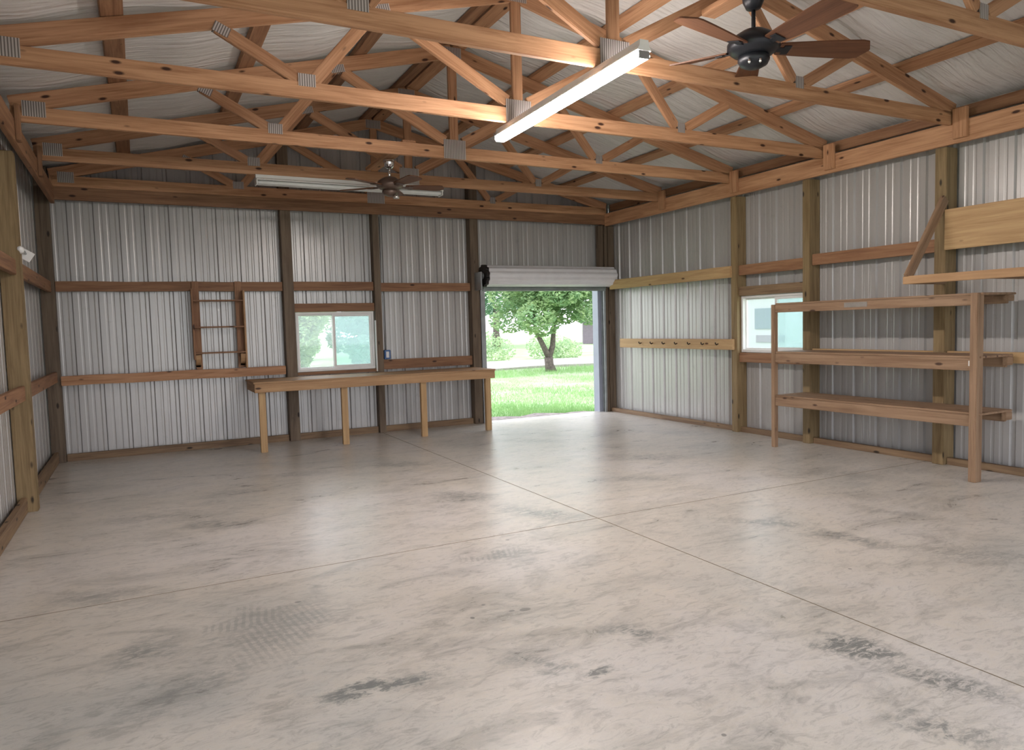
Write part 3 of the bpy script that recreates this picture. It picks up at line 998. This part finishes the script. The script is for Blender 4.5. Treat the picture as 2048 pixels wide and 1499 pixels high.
# ------------------------------------------------------------------ workbench
wb = thing('workbench', 'long pale wooden workbench on four posts under the back window', 'workbench', (-3.96, -0.4, 0))
bbox_beam('worktop', -5.56, -2.385, -0.765, -0.045, 0.828, 0.848, M['bench'], wb)
bbox_beam('apron', -5.545, -2.395, -0.755, -0.715, 0.722, 0.827, M['bench'], wb)
bbox_beam('end_rail', -5.545, -5.505, -0.714, -0.05, 0.722, 0.827, M['bench'], wb)
bbox_beam('end_rail', -2.435, -2.395, -0.714, -0.05, 0.722, 0.827, M['bench'], wb)
bbox_beam('back_rail', -5.504, -2.436, -0.09, -0.05, 0.722, 0.827, M['bench'], wb)
for x in (-5.50, -4.512, -3.462, -2.52):
    bbox_beam('leg', x, x + 0.078, -0.713, -0.655, 0, 0.827 if x not in (-5.50, -2.52) else 0.827, M['plank'], wb)

# ------------------------------------------------------------------ small wall rack
rk = thing('wall_rack', 'small open three-shelf wooden rack hung on the back wall left of the window', 'shelf', (-5.84, 0.0, 1.5))
for x in (-6.125, -5.63):
    bbox_beam('rear_stile', x + 0.005, x + 0.085, 0.012, 0.034, 1.00 if False else 1.0, 2.085, M['girt'], rk)
bbox_beam('side_board', -6.140, -6.120, -0.105, 0.011, 1.12, 1.99, M['girt'], rk)
bbox_beam('side_board', -5.545, -5.523, -0.105, 0.033, 1.00, 1.97, M['bench'], rk)
for z in (1.845, 1.520, 1.203):
    bbox_beam('shelf', -6.119, -5.546, -0.10, 0.011, z - 0.010, z + 0.008, M['girt'], rk)
for x in (-6.118, -5.60):
    bm = bmesh.new()
    pts = [(0.0, 0.0), (0.0, 0.15)] + [(-0.10 * math.cos(a) , 0.15 - 0.0 - 0.13 * math.sin(a) - 0.02 * 0) for a in [i * math.pi / 16 for i in range(0, 9)]]
    va = [bm.verts.new((0, p[0], p[1])) for p in pts]
    vb = [bm.verts.new((0.055, p[0], p[1])) for p in pts]
    bm.faces.new(va); bm.faces.new(vb[::-1])
    for i in range(len(pts)):
        bm.faces.new((va[i], va[(i + 1) % len(pts)], vb[(i + 1) % len(pts)], vb[i]))
    o = mesh_obj('corbel', bm, M['bench'], rk)
    o.matrix_basis = parent_inv(rk) @ Matrix.Translation((x, 0.010, 1.03))

# ------------------------------------------------------------------ shelving unit on the right
su = thing('shelving_unit', 'large weathered wooden shelving unit with three deep shelves against the right wall', 'shelving', (-0.24, -5.0, 0))
bbox_beam('leg', -0.485, -0.43, -3.925, -3.875, 0, 1.585, M['weathered'], su)
bbox_beam('leg', -0.515, -0.425, -6.125, -6.062, 0, 1.600, M['weathered'], su)
for (za, zb_, dk) in ((1.497, 1.580, 'top'), (0.945, 1.050, 'mid'), (0.468, 0.568, 'low')):
    sh = bbox_beam('shelf_deck', -0.478, -0.005, -6.135 if dk != 'top' else -6.15, -3.93, zb_ + 0.001, zb_ + 0.020, M['weathered'], su)
    bbox_beam('front_rail', -0.480, -0.442, -6.058, -3.928, za, zb_, M['weathered'], su)
    bbox_beam('end_cleat', -0.10, -0.005, -6.135, -6.095, za + 0.03, zb_, M['weathered'], su)
    bbox_beam('back_rail', -0.045, -0.006, -6.090, -3.995, za + 0.01, zb_, M['weathered'], su)

bm = bmesh.new()
box_bm(bm, -0.4825, -0.4795, -5.068, -4.812, 1.522, 1.570)
mesh_obj('faded_label', bm, M['faded'], su).matrix_basis = parent_inv(su)
bm = bmesh.new()
box_bm(bm, -0.4835, -0.4795, -6.055, -6.035, 0.985, 1.03)
mesh_obj('white_tag', bm, M['white_vinyl'], su).matrix_basis = parent_inv(su)

# bracket shelf above
bs = thing('bracket_shelf', 'high bracket shelf with a diagonal brace and pale front board above the shelving unit', 'shelf', (-0.25, -5.6, 1.7))
bbox_beam('front_board', -0.545, -0.505, -8.2, -5.475, 1.708, 1.780, M['bench'], bs)
bbox_beam('arm', -0.504, -0.002, -5.535, -5.495, 1.708, 1.780, M['weathered'], bs)
beam('brace', (-0.53, -5.512, 1.765), (0.0, -5.512, 2.50), 0.038, 0.088, M['weathered'], bs, (0, 1, 0))
bbox_beam('deck', -0.504, -0.037, -8.2, -6.20, 1.76, 1.779, M['weathered'], bs)
bbox_beam('arm', -0.504, -0.037, -6.24, -6.20, 1.708, 1.759, M['weathered'], bs)
bbox_beam('arm', -0.504, -0.002, -8.20, -8.16, 1.70, 1.759, M['weathered'], bs)

# ------------------------------------------------------------------ light fixtures
lf = thing('tube_light', 'brightly lit long fluorescent tube light hung under the trusses', 'light', (-3.865, -5.03, 3.10))
def strip_light(root, x0, y0, x1, y1, ztop, tube_m, wide=0.10, hood=False):
    a, b = Vector((x0, y0, 0)), Vector((x1, y1, 0))
    d = (b - a)
    L = d.length
    ang = math.atan2(d.y, d.x)
    T = Matrix.Translation(((x0 + x1) / 2, (y0 + y1) / 2, ztop)) @ Matrix.Rotation(ang, 4, 'Z')
    bm = bmesh.new()
    h = 0.035
    # trapezoid channel with reflector wings
    sec = [(-0.03, 0), (0.03, 0), (0.035, -h), (wide, -h - 0.022), (wide, -h - 0.028), (-wide, -h - 0.028), (-wide, -h - 0.022), (-0.035, -h)]
    va = [bm.verts.new((-L / 2, p[0], p[1])) for p in sec]
    vb = [bm.verts.new((L / 2, p[0], p[1])) for p in sec]
    bm.faces.new(va[::-1]); bm.faces.new(vb)
    for i in range(len(sec)):
        bm.faces.new((va[i], va[(i + 1) % len(sec)], vb[(i + 1) % len(sec)], vb[i]))
    o = mesh_obj('housing', bm, M['white_paint'], root)
    o.matrix_basis = parent_inv(root) @ T
    for sx in (-1, 1):
        bm = bmesh.new()
        box_bm(bm, sx * L / 2 - (0.014 if sx > 0 else 0), sx * L / 2 + (0 if sx > 0 else 0.014), -wide * 0.8, wide * 0.8, -h - 0.075, -h - 0.029, 0.003)
        e = mesh_obj('lamp_holder', bm, M['galv'] if hood else M['white_paint'], root)
        e.matrix_basis = parent_inv(root) @ T
    for sy in (-1, 1):
        t = lathe('fluorescent_tube', [(0.012, -L / 2 + 0.018), (0.019, -L / 2 + 0.024), (0.019, L / 2 - 0.024), (0.012, L / 2 - 0.018)], tube_m, root, 'X', (0, 0, 0), 14)
        t.matrix_basis = parent_inv(root) @ T @ Matrix.Translation((0, sy * 0.038, -h - 0.050))
    return T
strip_light(lf, -3.832, -3.97, -3.90, -6.10, 3.139, M['tube'], 0.05, True)
uf = thing('strip_light', 'unlit white fluorescent strip light crossing behind the far ceiling fan', 'light', (-4.43, -1.40, 3.10))
strip_light(uf, -5.512, -1.396, -3.36, -1.396, 3.139, M['tube_off'], 0.085)

# ------------------------------------------------------------------ ceiling fans
def blade_bm(L0, L1, w0, w1, tip=0.09):
    bm = bmesh.new()
    n = 14
    top, bot = [], []
    th = 0.005
    outline = []
    for i in range(n + 1):
        u = i / n
        x = L0 + (L1 - L0) * u
        w = w0 + (w1 - w0) * math.sin(u * math.pi / 2)
        if u > 0.86:
            w *= math.sqrt(max(0.0, 1 - ((u - 0.86) / 0.14) ** 2)) * 0.92 + 0.08
        outline.append((x, w / 2))
    rows = []
    for x, w in outline:
        rows.append([bm.verts.new((x, s * w, z)) for z in (th, -th) for s in (1, -1)])
    for a, b in zip(rows[:-1], rows[1:]):
        bm.faces.new((a[0], a[1], b[1], b[0]))
        bm.faces.new((a[2], b[2], b[3], a[3]))
        bm.faces.new((a[0], b[0], b[2], a[2]))
        bm.faces.new((a[1], a[3], b[3], b[1]))
    r = rows[0]; bm.faces.new((r[0], r[2], r[3], r[1]))
    r = rows[-1]; bm.faces.new((r[0], r[1], r[3], r[2]))
    return bm

def fan(name, label, loc, a0, R, canopy_z, metal, bladem, canopy_m, rod, lower, pitch=12, sc=1.0):
    """loc is the hub centre at blade height; canopy_z the top of the canopy"""
    t = thing(name, label, 'ceiling fan', loc)
    x, y, z = loc
    dz = canopy_z - z
    lathe('canopy', [(0.012, dz - 0.115 * sc), (0.045 * sc, dz - 0.105 * sc), (0.066 * sc, dz - 0.06 * sc), (0.072 * sc, dz - 0.01), (0.072 * sc, dz)], canopy_m, t)
    lathe('down_rod', [(0.014, 0.05), (0.014, dz - 0.10 * sc)], rod, t, seg=14)
    lathe('motor_housing', [(0.03, 0.105 * sc), (0.075 * sc, 0.095 * sc), (0.14 * sc, 0.055 * sc), (0.165 * sc, 0.02 * sc), (0.165 * sc, -0.015 * sc), (0.13 * sc, -0.045 * sc), (0.095 * sc, -0.06 * sc)], metal, t)
    lathe('switch_housing', [(0.095 * sc, -0.06 * sc), (0.10 * sc, -0.085 * sc), (0.085 * sc, -0.115 * sc), (0.045 * sc, -0.135 * sc), (0.01, -0.14 * sc)], lower, t)
    for k in range(5):
        a = math.radians(a0 + 72 * k)
        bm = blade_bm(0.17, R, 0.115 * sc, 0.19 * sc)
        b = mesh_obj('blade', bm, bladem, t)
        Rm = Matrix.Rotation(a, 4, 'Z') @ Matrix.Translation((0, 0, -0.012)) @ Matrix.Rotation(math.radians(pitch), 4, 'X')
        b.matrix_basis = Rm
        bm = bmesh.new()
        box_bm(bm, 0.10, 0.24, -0.022, 0.022, -0.006, -0.0005, 0.001)
        box_bm(bm, 0.20, 0.25, -0.045, 0.045, -0.0065, -0.0005, 0.001)
        h = mesh_obj('blade_iron', bm, metal, b)
        h.matrix_basis = Matrix.Translation((0, 0, -0.006))
    return t
nf = fan('ceiling_fan', 'near black ceiling fan with brown blades at the top right', (-2.93, -6.03, 3.262), -166, 0.82, 3.62, M['black'], M['blade'], M['black'], M['black'], M['black'], pitch=-14, sc=1.05)
for (p, q) in (((-0.07, -0.06, -0.10), 0.10), ((-0.01, -0.085, -0.13), 0.0)):
    pass
for k, (dx, dy) in enumerate(((-0.085, -0.045), (-0.03, -0.088))):
    lathe('pull_switch', [(0.004, -0.135), (0.009, -0.13), (0.009, -0.105), (0.004, -0.10)], M['chrome'], nf, 'Z', (dx, dy, 0.0), 10)
tag(bbox_beam('fan_mount_board', -3.0, -2.86, -6.98, -5.585, 3.621, 3.66, M['pine']), 'board over the near fan that holds its canopy', 'board')
ff = fan('ceiling_fan', 'far brown ceiling fan with chrome canopy in front of the unlit strip light', (-4.22, -2.06, 2.985), -8, 0.60, 3.258, M['bronze'], M['blade'], M['chrome'], M['chrome'], M['bronze'], pitch=-8, sc=0.86)
lathe('light_socket', [(0.02, -0.15), (0.035, -0.145), (0.035, -0.115), (0.02, -0.11)], M['chrome'], ff, 'Z', (0.05, -0.05, 0), 14)
tag(bbox_beam('fan_mount_board', -4.30, -4.16, -2.76, -1.43, 3.263, 3.30, M['pine']), 'board laid across two trusses to hold the far fan', 'board')

# ------------------------------------------------------------------ small items
eb = thing('electrical_box', 'blue electrical box with outlet on the wall right of the back window', 'outlet', (-3.66, 0.05, 1.08))
bm = bmesh.new(); box_bm(bm, -3.715, -3.625, 0.01, 0.075, 1.02, 1.145, 0.006); mesh_obj('box', bm, M['blue_box'], eb).matrix_basis = parent_inv(eb)
bm = bmesh.new()
box_bm(bm, -3.692, -3.648, 0.002, 0.0095, 1.04, 1.125, 0.003)
mesh_obj('outlet', bm, M['outlet'], eb).matrix_basis = parent_inv(eb)
o = tube_path('conduit', [(-3.69, 0.05, 1.146), (-3.69, 0.06, 1.6), (-3.692, 0.09, 2.1), (-3.692, 0.09, 2.98)], 0.008, M['galv'], eb)
o.matrix_basis = parent_inv(eb)
sb = thing('sensor', 'small white sensor on a bracket hanging off the near left post', 'sensor', (-7.56, -2.45, 2.14))
bm = bmesh.new(); box_bm(bm, -0.048, 0.048, -0.006, 0.006, -0.045, 0.045, 0.003)
o = mesh_obj('white_plate', bm, M['white_vinyl'], sb); o.matrix_basis = parent_inv(sb) @ Matrix.Translation((-7.535, -2.36, 2.14)) @ Matrix.Rotation(0.55, 4, 'Y') @ Matrix.Rotation(-0.3, 4, 'X')
o = tube_path('arm', [(-7.56, -2.60, 2.165), (-7.535, -2.55, 2.155), (-7.535, -2.46, 2.165), (-7.535, -2.37, 2.15)], 0.006, M['galv'], sb); o.matrix_basis = parent_inv(sb)
o = lathe('lens_head', [(0.006, -0.04), (0.026, -0.035), (0.03, 0.0), (0.012, 0.03)], M['white_vinyl'], sb, 'Z', (0, 0, 0)); o.matrix_basis = parent_inv(sb) @ Matrix.Translation((-7.548, -2.60, 2.165)) @ Matrix.Rotation(1.2, 4, 'X')

# ------------------------------------------------------------------ trees and bushes outside
def leaves(bm, blobs, n, size, rnd):
    tot = sum(b[3] * b[4] * b[5] for b in blobs)
    for (cx, cy_, cz_, rx, ry, rz) in blobs:
        k = int(n * rx * ry * rz / tot)
        for _ in range(k):
            while True:
                p = Vector((rnd.uniform(-1, 1), rnd.uniform(-1, 1), rnd.uniform(-1, 1)))
                if 0.15 < p.length < 1:
                    break
            p = p.normalized() * (p.length ** 0.5)
            q = Vector((cx + p.x * rx, cy_ + p.y * ry, cz_ + p.z * rz))
            u = Vector((rnd.gauss(0, 1), rnd.gauss(0, 1), rnd.gauss(0, 0.6))).normalized()
            v = u.orthogonal().normalized()
            s = size * rnd.uniform(0.6, 1.3)
            a = [bm.verts.new(q + u * s), bm.verts.new(q + v * s * 0.5), bm.verts.new(q - u * s), bm.verts.new(q - v * s * 0.5)]
            bm.faces.new(a)

def tree(name, label, loc, trunk_paths, blobs, n, size, leafm, seed, group=None):
    t = thing(name, label, 'tree', loc, group)
    rnd = random.Random(seed)
    for pts, rr in trunk_paths:
        tube_path('trunk' if pts[0][2] < 0.3 else 'branch', pts, rr, M['trunk'], t, 12)
    bm = bmesh.new()
    leaves(bm, blobs, n, size, rnd)
    me = mesh_obj('foliage', bm, leafm, t)
    return t

def blobs_for(R, zc, H, k, seed):
    rnd = random.Random(seed)
    out = []
    for _ in range(k):
        a = rnd.uniform(0, 6.283)
        d = R * math.sqrt(rnd.random()) * 0.8
        out.append((d * math.cos(a), d * math.sin(a), zc + rnd.uniform(-H, H) * 0.75, R * rnd.uniform(0.25, 0.42), R * rnd.uniform(0.25, 0.42), H * rnd.uniform(0.22, 0.36)))
    return out
tree('forked_tree', 'leafy tree with a forked trunk on the lawn outside the roll-up door', (5.30, 11.08, -0.13),
     [([(0.08, 0, 0), (0.02, 0, 0.25), (0.0, 0, 0.5)], [0.20, 0.15, 0.15]),
      ([(0.03, 0, 0.45), (-0.18, 0.0, 0.85), (-0.42, 0.05, 1.35), (-0.55, 0.1, 2.3)], [0.11, 0.09, 0.075, 0.05]),
      ([(0.0, 0, 0.45), (0.16, 0.0, 0.85), (0.26, 0.05, 1.5), (0.42, 0.0, 2.4)], [0.11, 0.095, 0.07, 0.05])],
     blobs_for(2.05, 3.0, 1.75, 46, 3), 40000, 0.070, M['leaf'], 5)
tree('background_tree', 'blue-green tree standing farther off left of the forked tree', (16.14, 37.3, -0.05),
     [([(0, 0, 0), (0, 0, 1.0), (0.05, 0, 3.0)], [0.36, 0.24, 0.2])],
     blobs_for(4.6, 4.9, 3.1, 34, 8), 22000, 0.14, M['leaf2'], 6)
hz = [(-2.0, 20, 2.0, 3.0), (2.2, 21, 2.0, 3.0), (0.2, 29.5, 2.4, 4.0), (-5.6, 26.5, 2.3, 3.6), (6.2, 27, 2.3, 3.4)]
for i, (x, y, r, h) in enumerate(hz):
    lab = ['green tree behind the left pane of the back window', 'green tree behind the right pane of the back window', 'taller green tree behind the two seen in the back window',
           'green tree far left beyond the lawn behind the back wall', 'green tree beyond the lawn between back window and doorway'][i]
    tree('lawn_tree', lab, (x, y, -0.1), [([(0, 0, 0), (0, 0, 1.2)], [0.22, 0.18])], blobs_for(r, h * 0.72, h * 0.72, 26, 20 + i), 11000, 0.12, M['leaf2'] if i % 2 else M['leaf'], 40 + i, 'trees behind the back window')

def bush(label, loc, R, H, n, size, seed, m):
    bm = bmesh.new()
    leaves(bm, [(math.cos(k * 2.4) * R * 0.5, math.sin(k * 2.4) * R * 0.5, H * (0.35 + 0.25 * (k % 2)), R * 0.6, R * 0.6, H * 0.5) for k in range(5)], n, size, random.Random(seed))
    o = mesh_obj('bush', bm, m)
    o.location = loc
    return tag(o, label, 'bush')
bush('low pale green bush left of the forked trunk beyond the gravel drive', (6.7, 19.5, -0.1), 1.5, 1.25, 3000, 0.06, 61, M['leaf'])
bush('low leafy bush right of the forked trunk beyond the gravel drive', (10.6, 19.6, -0.1), 1.3, 0.95, 2600, 0.06, 62, M['leaf'])

# grass: blades in front of the door and around the tree
bm = bmesh.new()
rg = random.Random(5)
def blade(x, y, h, w):
    a = rg.uniform(0, 6.28)
    dx, dy = math.cos(a) * w, math.sin(a) * w
    lx, ly = rg.gauss(0, h * 0.35), rg.gauss(0, h * 0.35)
    z = -0.14
    bm.faces.new((bm.verts.new((x - dx, y - dy, z)), bm.verts.new((x + dx, y + dy, z)), bm.verts.new((x + lx, y + ly, z + h))))
for _ in range(26000):
    y = 1.0 + 11.5 * rg.random() ** 1.5
    xm = -2.6 + (y - 1) * 0.35
    x = rg.uniform(xm, xm + 3.6 + (y - 1) * 0.42)
    patch = math.sin(x * 1.3 + 2) * math.sin(y * 0.9 + x * 0.3) + rg.gauss(0, 0.35)
    if y < 3 and patch < -0.2:
        continue
    if y < 1.5 - 0.25 * (x + 3.2) + rg.gauss(0, 0.08):
        continue
    blade(x, y, rg.uniform(0.03, 0.075) + (0.05 if patch > 0.5 else 0) + (0.10 if y > 9.5 else 0), rg.uniform(0.004, 0.010))
g = mesh_obj('grass', bm, M['grass'])
tag(g, 'bright green grass growing outside the roll-up door', 'grass')
g['kind'] = 'stuff'

# shed and neighbouring house
sh = thing('garden_shed', 'dull pink shed with a pale roof seen at the right of the doorway', 'shed', (22.7, 36.0, -0.05), rz=-0.56)
bm = bmesh.new(); box_bm(bm, 0, 7.0, 0, 5, 0, 1.9)
mesh_obj('shed_wall', bm, M['shed'], sh)
bm = bmesh.new()
v = [bm.verts.new(p) for p in ((-0.2, -0.4, 1.86), (7.2, -0.4, 1.86), (7.2, 2.5, 2.8), (-0.2, 2.5, 2.8), (7.2, 5.4, 1.86), (-0.2, 5.4, 1.86))]
bm.faces.new((v[0], v[1], v[2], v[3])); bm.faces.new((v[3], v[2], v[4], v[5])); bm.faces.new((v[0], v[3], v[5])); bm.faces.new((v[1], v[4], v[2])); bm.faces.new((v[0], v[5], v[4], v[1]))
mesh_obj('shed_roof', bm, M['roofwhite'], sh)
nh = thing('neighbour_house', 'white house with a dark window seen through the right wall window', 'house', (15.0, 8.0, -0.1))
bm = bmesh.new(); box_bm(bm, 0, 8, -5, 9, 0, 3.0)
mesh_obj('house_wall', bm, M['siding'], nh)
bm = bmesh.new()
v = [bm.verts.new(p) for p in ((-0.5, -5.4, 2.95), (8.5, -5.4, 2.95), (4, -5.4, 5.0), (-0.5, 9.4, 2.95), (8.5, 9.4, 2.95), (4, 9.4, 5.0))]
bm.faces.new((v[0], v[2], v[5], v[3])); bm.faces.new((v[1], v[4], v[5], v[2])); bm.faces.new((v[0], v[1], v[2])); bm.faces.new((v[3], v[5], v[4])); bm.faces.new((v[0], v[3], v[4], v[1]))
mesh_obj('house_roof', bm, M['roofwhite'], nh)
bm = bmesh.new(); box_bm(bm, -0.05, 0.0, 2.55, 3.45, 1.15, 1.95)
f = mesh_obj('house_window', bm, M['winblue'], nh)
bm = bmesh.new(); box_bm(bm, -0.035, 0.0, 2.0, 3.4, 0.62, 0.9)
mesh_obj('house_skirting', bm, M['shed'], nh)
